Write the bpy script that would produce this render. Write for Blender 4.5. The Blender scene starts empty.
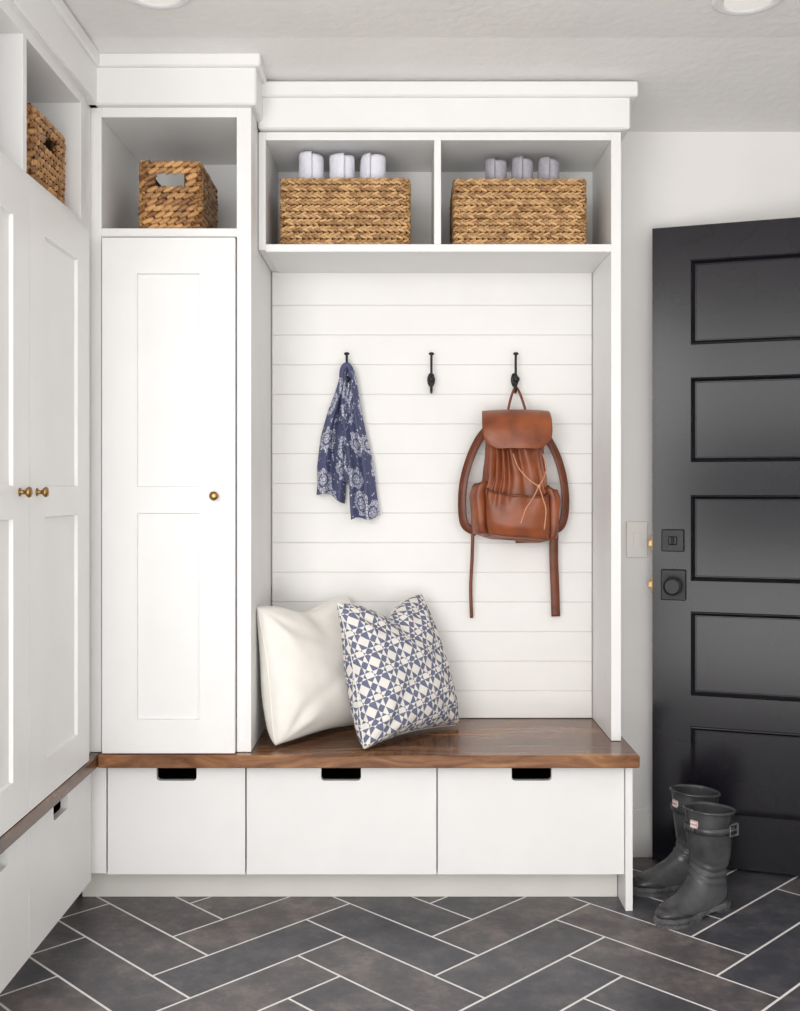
import bpy, bmesh, math, random
from mathutils import Vector, Matrix
random.seed(7)
S = bpy.context.scene
COL = S.collection
try:
    S.view_settings.view_transform = 'Standard'
    S.view_settings.look = 'None'
    S.view_settings.exposure = 0.0
except Exception:
    pass

# ------------------------------------------------------------ materials
def newmat(name):
    m = bpy.data.materials.new(name); m.use_nodes = True
    nt = m.node_tree
    b = nt.nodes['Principled BSDF']
    return m, nt, b
def N(nt, t, **kw):
    n = nt.nodes.new(t)
    for k, v in kw.items():
        setattr(n, k, v)
    return n
def lk(nt, a, b): nt.links.new(a, b)
def MATH(nt, op, a, b_=None, c=None):
    n = N(nt, 'ShaderNodeMath', operation=op)
    for i, x in enumerate((a, b_, c)):
        if x is None: continue
        if isinstance(x, (int, float)): n.inputs[i].default_value = x
        else: lk(nt, x, n.inputs[i])
    return n.outputs[0]
def ramp(nt, stops):
    r = N(nt, 'ShaderNodeValToRGB')
    el = r.color_ramp.elements
    while len(el) < len(stops): el.new(0.5)
    for e, (p, c) in zip(el, stops):
        e.position = p; e.color = (c[0], c[1], c[2], 1)
    return r
def noisy(name, c1, c2, scale=20, rough=0.5, bump=0.0, bscale=None, stretch=None, metallic=0, detail=4, bdist=0.01, spec=0.5, attr=None):
    m, nt, b = newmat(name)
    tc = N(nt, 'ShaderNodeTexCoord')
    mp = N(nt, 'ShaderNodeMapping')
    if stretch: mp.inputs['Scale'].default_value = stretch
    lk(nt, tc.outputs['Object'], mp.inputs[0])
    no = N(nt, 'ShaderNodeTexNoise'); no.inputs['Scale'].default_value = scale; no.inputs['Detail'].default_value = detail
    lk(nt, mp.outputs[0], no.inputs['Vector'])
    r = ramp(nt, [(0.3, c1), (0.7, c2)])
    if attr:
        at = N(nt, 'ShaderNodeVertexColor'); at.layer_name = attr
        sp = N(nt, 'ShaderNodeSeparateColor'); lk(nt, at.outputs[0], sp.inputs[0])
        f = MATH(nt, 'ADD', MATH(nt, 'ADD', MATH(nt, 'MULTIPLY', sp.outputs[0], .38), MATH(nt, 'MULTIPLY', no.outputs['Fac'], .50)), .08)
        lk(nt, f, r.inputs[0])
    else:
        lk(nt, no.outputs['Fac'], r.inputs[0])
    lk(nt, r.outputs[0], b.inputs['Base Color'])
    b.inputs['Roughness'].default_value = rough
    b.inputs['Metallic'].default_value = metallic
    b.inputs['Specular IOR Level'].default_value = spec
    if bump:
        n2 = N(nt, 'ShaderNodeTexNoise'); n2.inputs['Scale'].default_value = bscale or scale; n2.inputs['Detail'].default_value = 5
        lk(nt, mp.outputs[0], n2.inputs['Vector'])
        bp = N(nt, 'ShaderNodeBump'); bp.inputs['Strength'].default_value = bump; bp.inputs['Distance'].default_value = bdist
        lk(nt, n2.outputs['Fac'], bp.inputs['Height']); lk(nt, bp.outputs[0], b.inputs['Normal'])
    return m

M_white = noisy('white_cabinet_paint', (.79,.787,.78), (.82,.817,.81), 6, .42, .05, 90, bdist=.001)
M_wall = noisy('wall_paint', (.79,.775,.76), (.82,.805,.79), 3, .75, .15, 120, bdist=.001)
M_ship = noisy('shiplap_paint', (.82,.807,.785), (.85,.837,.815), 5, .5, .05, 60, bdist=.001)
M_ceil = noisy('ceiling_texture', (.79,.775,.755), (.83,.815,.795), 4, .9, .45, 34, bdist=.005)
M_kick = noisy('kick_board_paint', (.70,.68,.64), (.74,.72,.68), 5, .5)
M_shade = noisy('painted_shade_interior', (.02,.018,.016), (.035,.03,.027), 5, .8)  # near-black colour stands in for the shade inside the closed drawers
M_door = noisy('charcoal_door_paint', (.0070,.0062,.0092), (.0105,.0092,.0135), 4, .20, .04, 40, bdist=.001, spec=.34)
M_brass = noisy('antique_brass', (.26,.15,.055), (.40,.25,.10), 40, .3, metallic=1)
M_iron = noisy('black_iron', (.008,.008,.009), (.016,.016,.017), 60, .42, .1, 200, bdist=.001, spec=.35)
M_plastic = noisy('ivory_plastic', (.76,.73,.68), (.79,.76,.72), 6, .4)
M_towelw = noisy('white_towel', (.72,.72,.80), (.82,.82,.88), 40, .95, .7, 200, bdist=.003)
M_towelg = noisy('grey_towel', (.34,.33,.37), (.46,.45,.49), 40, .95, .8, 200, bdist=.003)
M_cream = noisy('cream_canvas', (.80,.775,.72), (.86,.835,.785), 12, .95, .25, 350, bdist=.001)
M_leather = noisy('tan_leather', (.16,.036,.011), (.33,.088,.027), 14, .40, .3, 260, bdist=.0012)
M_leather2 = noisy('tan_leather_strap', (.10,.023,.008), (.19,.048,.016), 20, .42, .2, 300, bdist=.001)
M_cord = noisy('pale_leather_cord', (.50,.24,.13), (.62,.34,.20), 30, .5)
M_rubber = noisy('grey_rubber', (.026,.026,.028), (.095,.095,.10), 9, .27, .12, 60, bdist=.002, detail=7)
M_sole = noisy('dusty_rubber_sole', (.035,.035,.036), (.16,.16,.165), 22, .8, .2, 80, bdist=.002)
M_metal = noisy('dull_buckle_metal', (.30,.30,.30), (.42,.42,.42), 30, .3, metallic=1)
M_labelw = noisy('white_label', (.72,.71,.70), (.75,.74,.73), 5, .5)
M_labelr = noisy('red_print', (.50,.02,.02), (.55,.03,.03), 5, .5)
M_grout = noisy('pale_grout', (.90,.88,.86), (.95,.94,.92), 30, .9)
M_wick1 = noisy('seagrass_braid', (.25,.122,.043), (.66,.405,.185), 70, .5, .4, 300, bdist=.001, detail=3, attr='stitch')
M_wick2 = noisy('water_hyacinth', (.17,.068,.020), (.60,.32,.12), 60, .42, .4, 300, bdist=.001, attr='stitch')
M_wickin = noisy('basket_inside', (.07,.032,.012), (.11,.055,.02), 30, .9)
m, nt, b = newmat('frosted_lens'); b.inputs['Base Color'].default_value = (.9,.88,.85,1)
b.inputs['Emission Color'].default_value = (1,.97,.93,1); b.inputs['Emission Strength'].default_value = .2
M_lens = m

def wood(name, axis):
    m, nt, b = newmat(name)
    tc = N(nt, 'ShaderNodeTexCoord'); mp = N(nt, 'ShaderNodeMapping')
    mp.inputs['Scale'].default_value = (1.0, 9, 9) if axis == 'X' else (9, 1.0, 9)
    sx = N(nt, 'ShaderNodeSeparateXYZ'); lk(nt, tc.outputs['Object'], sx.inputs[0])
    across = sx.outputs['Y'] if axis == 'X' else sx.outputs['X']
    st = MATH(nt, 'FLOOR', MATH(nt, 'MULTIPLY', MATH(nt, 'ADD', across, 5.0), 11.5))
    wn = N(nt, 'ShaderNodeTexWhiteNoise', noise_dimensions='1D'); lk(nt, st, wn.inputs['W'])
    nd = N(nt, 'ShaderNodeTexNoise'); nd.inputs['Scale'].default_value = 3.2; nd.inputs['Detail'].default_value = 2
    lk(nt, tc.outputs['Object'], nd.inputs['Vector'])
    sd = N(nt, 'ShaderNodeVectorMath', operation='SCALE'); sd.inputs[3].default_value = .12; lk(nt, nd.outputs['Color'], sd.inputs[0])
    ad = N(nt, 'ShaderNodeVectorMath', operation='ADD'); lk(nt, tc.outputs['Object'], ad.inputs[0]); lk(nt, sd.outputs[0], ad.inputs[1])
    so = N(nt, 'ShaderNodeVectorMath', operation='SCALE'); so.inputs[3].default_value = 3.0; lk(nt, wn.outputs['Color'], so.inputs[0])
    ad2 = N(nt, 'ShaderNodeVectorMath', operation='ADD'); lk(nt, ad.outputs[0], ad2.inputs[0]); lk(nt, so.outputs[0], ad2.inputs[1])
    lk(nt, ad2.outputs[0], mp.inputs[0])
    n1 = N(nt, 'ShaderNodeTexNoise'); n1.inputs['Scale'].default_value = 3.0; n1.inputs['Detail'].default_value = 9; n1.inputs['Roughness'].default_value = .62; n1.inputs['Distortion'].default_value = .7
    lk(nt, mp.outputs[0], n1.inputs['Vector'])
    r = ramp(nt, [(.30, (.055,.022,.009)), (.46, (.15,.066,.027)), (.58, (.24,.115,.050)), (.72, (.40,.215,.10))])
    lk(nt, n1.outputs['Fac'], r.inputs[0])
    mx = N(nt, 'ShaderNodeMixRGB', blend_type='MULTIPLY'); mx.inputs[0].default_value = .8
    r2 = ramp(nt, [(0, (.55,.49,.44)), (1, (1.30,1.20,1.10))])
    lk(nt, wn.outputs['Value'], r2.inputs[0]); lk(nt, r.outputs[0], mx.inputs[1]); lk(nt, r2.outputs[0], mx.inputs[2])
    lk(nt, mx.outputs[0], b.inputs['Base Color'])
    b.inputs['Roughness'].default_value = .20
    bp = N(nt, 'ShaderNodeBump'); bp.inputs['Strength'].default_value = .10; bp.inputs['Distance'].default_value = .002
    lk(nt, n1.outputs['Fac'], bp.inputs['Height']); lk(nt, bp.outputs[0], b.inputs['Normal'])
    return m
M_wood = wood('walnut_stained_wood', 'X')
M_wood_side = wood('walnut_stained_wood_side', 'Y')

# slate tiles
m, nt, b = newmat('slate_tile')
tc = N(nt, 'ShaderNodeTexCoord')
at = N(nt, 'ShaderNodeVertexColor'); at.layer_name = 'tile'
n1 = N(nt, 'ShaderNodeTexNoise'); n1.inputs['Scale'].default_value = 10; n1.inputs['Detail'].default_value = 12; n1.inputs['Roughness'].default_value = .76
ad = N(nt, 'ShaderNodeVectorMath', operation='ADD'); sc = N(nt, 'ShaderNodeVectorMath', operation='SCALE'); sc.inputs[3].default_value = 40
lk(nt, at.outputs[0], sc.inputs[0]); lk(nt, sc.outputs[0], ad.inputs[1]); lk(nt, tc.outputs['Object'], ad.inputs[0]); lk(nt, ad.outputs[0], n1.inputs['Vector'])
r = ramp(nt, [(.33, (.050,.051,.058)), (.50, (.092,.089,.096)), (.67, (.185,.165,.158))])
lk(nt, n1.outputs['Fac'], r.inputs[0])
r2 = ramp(nt, [(0, (.62,.67,.76)), (.55,(.96,.95,.97)), (1, (1.32,1.21,1.14))])
sp = N(nt, 'ShaderNodeSeparateColor'); lk(nt, at.outputs[0], sp.inputs[0]); lk(nt, sp.outputs[0], r2.inputs[0])
mx = N(nt, 'ShaderNodeMixRGB', blend_type='MULTIPLY'); mx.inputs[0].default_value = 1
lk(nt, r.outputs[0], mx.inputs[1]); lk(nt, r2.outputs[0], mx.inputs[2]); lk(nt, mx.outputs[0], b.inputs['Base Color'])
b.inputs['Roughness'].default_value = .40
bp = N(nt, 'ShaderNodeBump'); bp.inputs['Strength'].default_value = .25; bp.inputs['Distance'].default_value = .003
lk(nt, n1.outputs['Fac'], bp.inputs['Height']); lk(nt, bp.outputs[0], b.inputs['Normal'])
M_tile = m

# interlocking angular lattice cushion print
m, nt, b = newmat('blue_lattice_print')
uv = N(nt, 'ShaderNodeUVMap'); uv.uv_map = 'UVMap'
tot = None
F0 = 6.6
for ang, fq, hw, off in ((10,F0,.19,.5), (100,F0,.13,.5), (55,F0*1.41421,.22,.06), (145,F0*1.41421,.18,.0)):
    a = math.radians(ang)
    dt = N(nt, 'ShaderNodeVectorMath', operation='DOT_PRODUCT'); dt.inputs[1].default_value = (math.cos(a)*fq, math.sin(a)*fq, 0)
    lk(nt, uv.outputs[0], dt.inputs[0])
    fr = MATH(nt, 'FRACT', MATH(nt, 'ADD', dt.outputs['Value'], off+20))
    msk = MATH(nt, 'LESS_THAN', MATH(nt, 'ABSOLUTE', MATH(nt, 'SUBTRACT', fr, .5)), hw)
    tot = msk if tot is None else MATH(nt, 'ADD', tot, msk)
par = MATH(nt, 'GREATER_THAN', MATH(nt, 'MODULO', tot, 2), .5)
mx = N(nt, 'ShaderNodeMixRGB'); mx.inputs[2].default_value = (.140,.155,.240,1); mx.inputs[1].default_value = (.78,.75,.70,1)
lk(nt, par, mx.inputs[0]); lk(nt, mx.outputs[0], b.inputs['Base Color']); b.inputs['Roughness'].default_value = .95
M_lattice = m

# scarf print
m, nt, b = newmat('indigo_floral_print')
uv = N(nt, 'ShaderNodeUVMap'); uv.uv_map = 'UVMap'
nz = N(nt, 'ShaderNodeTexNoise'); nz.inputs['Scale'].default_value = 40; nz.inputs['Detail'].default_value = 2
lk(nt, uv.outputs[0], nz.inputs['Vector'])
vo = N(nt, 'ShaderNodeTexVoronoi', voronoi_dimensions='2D'); vo.inputs['Scale'].default_value = 9; vo.inputs['Randomness'].default_value = .7; lk(nt, uv.outputs[0], vo.inputs['Vector'])
v2 = N(nt, 'ShaderNodeTexVoronoi', feature='DISTANCE_TO_EDGE', voronoi_dimensions='2D'); v2.inputs['Scale'].default_value = 85; lk(nt, uv.outputs[0], v2.inputs['Vector'])
dd = MATH(nt, 'MULTIPLY_ADD', nz.outputs['Fac'], .45, vo.outputs['Distance'])
inside = MATH(nt, 'LESS_THAN', dd, .60)
petal = MATH(nt, 'GREATER_THAN', v2.outputs['Distance'], .10)
ringd = MATH(nt, 'GREATER_THAN', MATH(nt, 'ABSOLUTE', MATH(nt, 'SUBTRACT', vo.outputs['Distance'], .20)), .025)
allm = MATH(nt, 'MULTIPLY', MATH(nt, 'MULTIPLY', inside, petal), ringd)
n4 = N(nt, 'ShaderNodeTexNoise'); n4.inputs['Scale'].default_value = 70; n4.inputs['Detail'].default_value = 1; lk(nt, uv.outputs[0], n4.inputs['Vector'])
specks = MATH(nt, 'GREATER_THAN', n4.outputs['Fac'], .67)
allm = MATH(nt, 'MAXIMUM', allm, specks)
mx = N(nt, 'ShaderNodeMixRGB'); mx.inputs[1].default_value = (.080,.088,.175,1); mx.inputs[2].default_value = (.55,.56,.64,1)
lk(nt, allm, mx.inputs[0]); lk(nt, mx.outputs[0], b.inputs['Base Color']); b.inputs['Roughness'].default_value = .9
M_scarf = m

# ------------------------------------------------------------ object helpers
W = {}
def root(name, loc, label=None, category=None, rot=None, group=None, structure=False, local=False):
    o = bpy.data.objects.new(name, None); o.empty_display_size = .05
    COL.objects.link(o); o.location = loc
    if rot: o.rotation_euler = rot
    W[o.name] = Vector((0,0,0)) if (local or rot) else Vector(loc)
    tag(o, label, category, group, structure)
    return o
def tag(o, label=None, category=None, group=None, structure=False):
    if label: o['label'] = label
    if category: o['category'] = category
    if group: o['group'] = group
    if structure: o['kind'] = 'structure'
    return o
def fin(name, me, mats, parent=None, smooth=False):
    if not isinstance(mats, (list, tuple)): mats = [mats]
    vs = [v.co.copy() for v in me.vertices]
    lo = Vector([min(v[i] for v in vs) for i in range(3)]); hi = Vector([max(v[i] for v in vs) for i in range(3)])
    c = (lo+hi)/2
    me.transform(Matrix.Translation(-c))
    for mt in mats: me.materials.append(mt)
    o = bpy.data.objects.new(name, me); COL.objects.link(o)
    W[o.name] = c
    if parent:
        o.parent = parent; o.location = c - W[parent.name]
    else:
        o.location = c
    if smooth:
        me.polygons.foreach_set('use_smooth', [True]*len(me.polygons))
    return o
def bm_fin(name, bm, mats, parent=None, smooth=False):
    bmesh.ops.recalc_face_normals(bm, faces=bm.faces)
    me = bpy.data.meshes.new(name); bm.to_mesh(me); bm.free()
    return fin(name, me, mats, parent, smooth)
def boxes(name, lst, mats, parent=None, bevel=.0015, smooth=False):
    bm = bmesh.new()
    for bx in lst:
        x0,x1,y0,y1,z0,z1 = bx[:6]
        t = bmesh.ops.create_cube(bm, size=1)
        bmesh.ops.transform(bm, matrix=Matrix.Translation(((x0+x1)/2,(y0+y1)/2,(z0+z1)/2)) @ Matrix.Diagonal((abs(x1-x0),abs(y1-y0),abs(z1-z0),1)), verts=t['verts'])
        if len(bx) > 6:
            for f in {f for v in t['verts'] for f in v.link_faces}: f.material_index = bx[6]
    if bevel: bmesh.ops.bevel(bm, geom=list(bm.edges), offset=bevel, segments=1, affect='EDGES', profile=.5)
    return bm_fin(name, bm, mats, parent, smooth)
def parts(lst, mats, parent, bevel=.0012):
    for it in lst: boxes(it[0], [it[1:]], mats, parent, bevel)
def raw(name, verts, faces, mats, parent=None, smooth=True, uvs=None, vcol=None):
    me = bpy.data.meshes.new(name); me.from_pydata([tuple(v) for v in verts], [], faces)
    if uvs:
        l = me.uv_layers.new(name='UVMap')
        for lp in me.loops: l.data[lp.index].uv = uvs[lp.vertex_index]
    if vcol:
        ca = me.color_attributes.new(vcol[0], 'FLOAT_COLOR', 'POINT')
        flat_ = []
        for c in vcol[1]: flat_ += [c,c,c,1.0]
        ca.data.foreach_set('color', flat_)
    me.update()
    o = fin(name, me, mats, parent, smooth)
    return o
def fixn(o):
    bm = bmesh.new(); bm.from_mesh(o.data); bmesh.ops.recalc_face_normals(bm, faces=bm.faces); bm.to_mesh(o.data); bm.free()
    return o
def surf(name, nu, nv, fn, mats, parent=None, closeu=False, thick=0, uvfn=None, subs=0):
    vs = []; uvs = []; fs = []
    for j in range(nv+1):
        for i in range(nu + (0 if closeu else 1)):
            u = i/nu; v = j/nv
            vs.append(Vector(fn(u, v))); uvs.append(uvfn(u, v) if uvfn else (u, v))
    n = nu if closeu else nu+1
    for j in range(nv):
        for i in range(nu):
            i2 = (i+1) % n if closeu else i+1
            fs.append((j*n+i, j*n+i2, (j+1)*n+i2, (j+1)*n+i))
    o = raw(name, vs, fs, mats, parent, True, uvs)
    if thick:
        md = o.modifiers.new('thick', 'SOLIDIFY'); md.thickness = thick; md.offset = 0
    if subs:
        md = o.modifiers.new('sub', 'SUBSURF'); md.levels = subs; md.render_levels = subs
    return o
def cat(pts, n=8):
    P = [Vector(p) for p in pts]; out = []
    for i in range(len(P)-1):
        p0 = P[max(i-1,0)]; p1 = P[i]; p2 = P[i+1]; p3 = P[min(i+2,len(P)-1)]
        for k in range(n):
            t = k/n
            out.append(.5*((2*p1)+(-p0+p2)*t+(2*p0-5*p1+4*p2-p3)*t*t+(-p0+3*p1-3*p2+p3)*t**3))
    out.append(P[-1]); return out
def sweep_geo(path, prof, ref=(0,1,0), scales=None, vs=None, fs=None):
    if vs is None: vs = []; fs = []
    ref = Vector(ref); n = len(prof); base = len(vs)
    for i, p in enumerate(path):
        t = (path[min(i+1,len(path)-1)] - path[max(i-1,0)]).normalized()
        s = t.cross(ref)
        if s.length < 1e-4: s = t.cross(Vector((1,0,0.01)))
        s.normalize(); r = s.cross(t).normalized()
        k = scales[i] if scales else 1
        for a, b_ in prof: vs.append(p + s*a*k + r*b_*k)
    for i in range(len(path)-1):
        for j in range(n):
            j2 = (j+1) % n
            fs.append((base+i*n+j, base+i*n+j2, base+(i+1)*n+j2, base+(i+1)*n+j))
    fs.append(tuple(base+j for j in range(n)))
    fs.append(tuple(base+(len(path)-1)*n+j for j in range(n-1,-1,-1)))
    return vs, fs
def circ(r, n=10, r2=None): return [(r*math.cos(2*math.pi*k/n), (r2 or r)*math.sin(2*math.pi*k/n)) for k in range(n)]
def flat(w, t): return [(-w/2,-t/2*.4),(-w/2*.93,-t/2),(w/2*.93,-t/2),(w/2,-t/2*.4),(w/2,t/2*.4),(w/2*.93,t/2),(-w/2*.93,t/2),(-w/2,t/2*.4)]
def sweeps(name, lst, mats, parent=None, smooth=True):
    vs, fs = [], []
    for it in lst:
        sweep_geo(it[0], it[1], it[2] if len(it) > 2 else (0,1,0), it[3] if len(it) > 3 else None, vs, fs)
    return fixn(raw(name, vs, fs, mats, parent, smooth))
def ball_geo(vs, fs, c, rx, ry, rz, nu=12, nv=8):
    b0 = len(vs); c = Vector(c)
    for j in range(nv+1):
        ph = math.pi*j/nv
        for i in range(nu):
            th = 2*math.pi*i/nu
            vs.append(c+Vector((rx*math.sin(ph)*math.cos(th), ry*math.sin(ph)*math.sin(th), rz*math.cos(ph))))
    for j in range(nv):
        for i in range(nu):
            i2 = (i+1) % nu
            fs.append((b0+j*nu+i, b0+j*nu+i2, b0+(j+1)*nu+i2, b0+(j+1)*nu+i))
def panel_door(name, w, h, t, recs, insets, mat, parent, xf):
    xs = sorted({0, w} | {r[0] for r in recs} | {r[1] for r in recs}); zs = sorted({0, h} | {r[2] for r in recs} | {r[3] for r in recs})
    bm = bmesh.new(); g = {}
    for i, x in enumerate(xs):
        for j, z in enumerate(zs): g[i,j] = bm.verts.new((x,0,z))
    rf = []
    for i in range(len(xs)-1):
        for j in range(len(zs)-1):
            f = bm.faces.new((g[i,j], g[i+1,j], g[i+1,j+1], g[i,j+1]))
            cx = (xs[i]+xs[i+1])/2; cz = (zs[j]+zs[j+1])/2
            if any(r[0] < cx < r[1] and r[2] < cz < r[3] for r in recs): rf.append(f)
    bm.normal_update()
    bd = [e for e in bm.edges if e.is_boundary]
    ex = bmesh.ops.extrude_edge_only(bm, edges=bd)
    nv = [v for v in ex['geom'] if isinstance(v, bmesh.types.BMVert)]
    bmesh.ops.translate(bm, verts=nv, vec=(0,t,0))
    be = [e for e in ex['geom'] if isinstance(e, bmesh.types.BMEdge)]
    be = [e for e in be if e.is_boundary]
    bmesh.ops.contextual_create(bm, geom=be)
    for f in rf:
        for th, dp in insets:
            bmesh.ops.inset_region(bm, faces=[f], thickness=th, depth=dp)
    bmesh.ops.transform(bm, matrix=xf, verts=bm.verts)
    return bm_fin(name, bm, mat, parent)
def extrude_poly(name, pts, t, mat, parent, xf, bevel=.0015):
    bm = bmesh.new()
    f = bm.faces.new([bm.verts.new((x,0,z)) for x, z in pts])
    ex = bmesh.ops.extrude_face_region(bm, geom=[f])
    bmesh.ops.translate(bm, verts=[v for v in ex['geom'] if isinstance(v, bmesh.types.BMVert)], vec=(0,t,0))
    bmesh.ops.recalc_face_normals(bm, faces=bm.faces)
    bmesh.ops.transform(bm, matrix=xf, verts=bm.verts)
    return bm_fin(name, bm, mat, parent)
T = Matrix.Translation
R_ = math.radians
RL = Matrix.Rotation(math.radians(90), 4, 'Z')

# ------------------------------------------------------------ room shell
CEIL0, CEIL1 = 2.41, 2.475
tag(boxes('wall_back', [(-1.42,1.68,0,.12,0,CEIL0+.05)], M_wall, bevel=0), structure=True)
tag(boxes('wall_left', [(-1.50,-1.40,-4.6,0,0,2.52)], M_wall, bevel=0), structure=True)
tag(boxes('wall_right', [(1.66,1.78,-4.6,0,0,2.52)], M_wall, bevel=0), structure=True)
cv = []
for x in (-1.5, 1.78):
    for y, z in ((.12, CEIL0-.008), (-.6, CEIL1), (-4.6, CEIL1)):
        cv += [(x,y,z), (x,y,z+.08)]
cf = []
for k in range(2):
    a = k*2
    cf += [(a, a+2, a+8, a+6), (a+1, a+7, a+9, a+3), (a, a+1, a+3, a+2), (a+6, a+8, a+9, a+7)]
cf += [(0,6,7,1), (4,5,11,10)]
tag(fixn(raw('ceiling', cv, cf, M_ceil, smooth=False)), structure=True)

# herringbone floor: one mesh
TW, G = .167, .0034
c45 = math.sqrt(.5)
ax, ay = c45*3*TW, c45*5*TW
OX, OY = -.16-ax, -.647-ay
vs = [(-1.5,-4.6,-.001),(1.78,-4.6,-.001),(1.78,.12,-.001),(-1.5,.12,-.001),(-1.5,-4.6,-.05),(1.78,-4.6,-.05),(1.78,.12,-.05),(-1.5,.12,-.05)]
fs = [(0,1,2,3),(7,6,5,4),(0,4,5,1),(1,5,6,2),(2,6,7,3),(3,7,4,0)]; fm = [0]*6; cols = [0]*6
def clip(poly, ax_, val, keep_less):
    out = []
    for i in range(len(poly)):
        a, b_ = poly[i], poly[(i+1) % len(poly)]
        ina = (a[ax_] <= val) == keep_less; inb = (b_[ax_] <= val) == keep_less
        if ina: out.append(a)
        if ina != inb:
            t = (val-a[ax_])/(b_[ax_]-a[ax_]); out.append((a[0]+(b_[0]-a[0])*t, a[1]+(b_[1]-a[1])*t))
    return out
for i in range(-50, 51):
    for j in range(-14, 15):
        for (a0,a1,b0,b1) in ((0,3,0,1),(3,4,-2,1)):
            sx = i + 6*j; sy = i
            u0,u1,v0,v1 = (a0+sx)*TW+G,(a1+sx)*TW-G,(b0+sy)*TW+G,(b1+sy)*TW-G
            q = [(c45*(u-v)+OX, c45*(u+v)+OY) for u, v in ((u0,v0),(u1,v0),(u1,v1),(u0,v1))]
            for ax_, val, kl in ((0,-1.5,False),(0,1.78,True),(1,.12,True),(1,-4.6,False)):
                if q: q = clip(q, ax_, val, kl)
            if len(q) < 3: continue
            k = len(vs); vs += [(p[0],p[1],0) for p in q]; fs.append(tuple(range(k,k+len(q)))); fm.append(1); cols.append(random.random())
me = bpy.data.meshes.new('floor'); me.from_pydata(vs, [], fs)
me.polygons.foreach_set('material_index', fm)
ca = me.color_attributes.new('tile', 'FLOAT_COLOR', 'CORNER')
for p in me.polygons:
    r_ = cols[p.index]
    for li in p.loop_indices: ca.data[li].color = (r_, (r_*7.3) % 1, (r_*3.7) % 1, 1)
tag(fin('floor', me, [M_grout, M_tile]), structure=True)

# shiplap boards behind the bench
bds = []; zz = 1.833
lines = []
while zz > .47: lines.append(zz); zz -= .0985
edges = [1.945] + lines + [.462]
for a, b_ in zip(edges[:-1], edges[1:]): bds.append((-.438,.624,-.014,-.0005,b_+.0008,a-.0008))
bds.append((-.438,.624,-.0100,-.0004,.462,1.945))
tag(boxes('trim_1', bds, M_ship, bevel=.0015), structure=True)
tag(boxes('baseboard_back', [(.665,1.655,-.016,-.0005,0,.15),(.665,1.655,-.011,-.0005,.15,.165)], M_ship, bevel=.002), structure=True)

# crown mouldings
tag(boxes('trim_2', [(-.438,.680,-.358,-.005,2.304,2.445),(-.438,.700,-.376,-.005,2.396,2.442)], M_white, bevel=.005), structure=True)
tag(boxes('trim_3', [(-.93,-.424,-.502,-.005,2.325,2.46),(-.90,-.410,-.518,-.36,2.430,2.468)], M_white, bevel=.005), structure=True)
tag(boxes('trim_4', [(-1.35,-.880,-1.60,-.03,2.325,2.46),(-1.35,-.868,-1.60,-.38,2.430,2.470)], M_white, bevel=.005), structure=True)

# ------------------------------------------------------------ knobs
def knob(parent, p, d, mat=M_brass, sc=.90):
    d = Vector(d); p = Vector(p)
    prof = [(0,.011),(.002,.011),(.003,.006),(.014,.0055),(.018,.011),(.024,.0145),(.029,.012),(.031,.004)]
    vs, fs = [], []
    a = d.cross(Vector((0,0,1))).normalized(); b_ = Vector((0,0,1)); n = 20
    for (h, r) in prof:
        for k in range(n):
            t = 2*math.pi*k/n
            vs.append(p + d*h*sc + (a*math.cos(t)+b_*math.sin(t))*r*sc)
    for i in range(len(prof)-1):
        for k in range(n): fs.append((i*n+k, i*n+(k+1)%n, (i+1)*n+(k+1)%n, (i+1)*n+k))
    fs.append(tuple(range(n))); fs.append(tuple((len(prof)-1)*n+k for k in range(n)))
    o = fixn(raw('knob', vs, fs, mat, parent)); o['label'] = 'small round brass knob'
    return o

# ------------------------------------------------------------ tall cabinet (back run)
BT = .462
tc_ = root('tall_cabinet', (-.665,-.24,BT), 'white tall narrow shaker cabinet with open cubby above', 'cabinet')
yF = -.476
parts([('side_panel',-.915,-.875,yF+.002,-.003,BT,2.333), ('side_panel',-.484,-.442,yF+.002,-.003,BT,2.333),
      ('back_panel',-.875,-.484,-.02,-.003,BT,2.333), ('shelf_board',-.875,-.484,yF+.002,-.02,1.952,1.977), ('top_rail',-.875,-.484,yF+.002,-.02,2.298,2.333),
      ('bottom_board',-.875,-.484,yF+.03,-.02,BT,BT+.02)], M_white, tc_)
recs = [(.100,.279,.096,.690), (.100,.279,.765,1.378)]
d = panel_door('door', .381, 1.481, .022, recs, [(.003,-.009)], M_white, tc_, T((-.867, yF-.020, BT+.002)))
knob(d, (-.543, yF-.020, 1.203), (0,-1,0))

# left run tall cabinet (faces +X)
XF = -.90
lc = root('tall_cabinet', (-1.14,-1.0,BT), 'white wide two-door shaker cabinet with open cubbies above', 'cabinet')
parts([('side_panel',-1.39,XF,-1.58,-1.55,BT,2.333), ('side_panel',-1.39,XF,-.59,-.545,BT,2.333), ('back_panel',-1.39,-1.37,-1.55,-.59,BT,2.333),
      ('shelf_board',-1.37,XF,-1.55,-.59,1.952,1.977), ('top_rail',-1.37,XF,-1.55,-.59,2.298,2.333), ('bottom_board',-1.37,XF,-1.55,-.59,BT,BT+.02),
      ('divider',-1.37,XF,-1.045,-1.017,1.977,2.298), ('divider',-1.37,XF-.03,-1.075,-1.047,BT+.02,1.952),
      ('filler_panel',-1.39,XF-.005,-.545,-.48,BT,2.333)], M_white, lc)
for y0, ky in ((-1.052,-1.005), (-1.530,-1.120)):
    w = .474
    recs = [(.105,w-.105,.096,.690), (.105,w-.105,.765,1.378)]
    d = panel_door('door', w, 1.481, .022, recs, [(.003,-.009)], M_white, lc, T((XF+.020, y0, BT+.002)) @ RL)
    knob(d, (XF+.020, ky, 1.215), (1,0,0))

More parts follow.
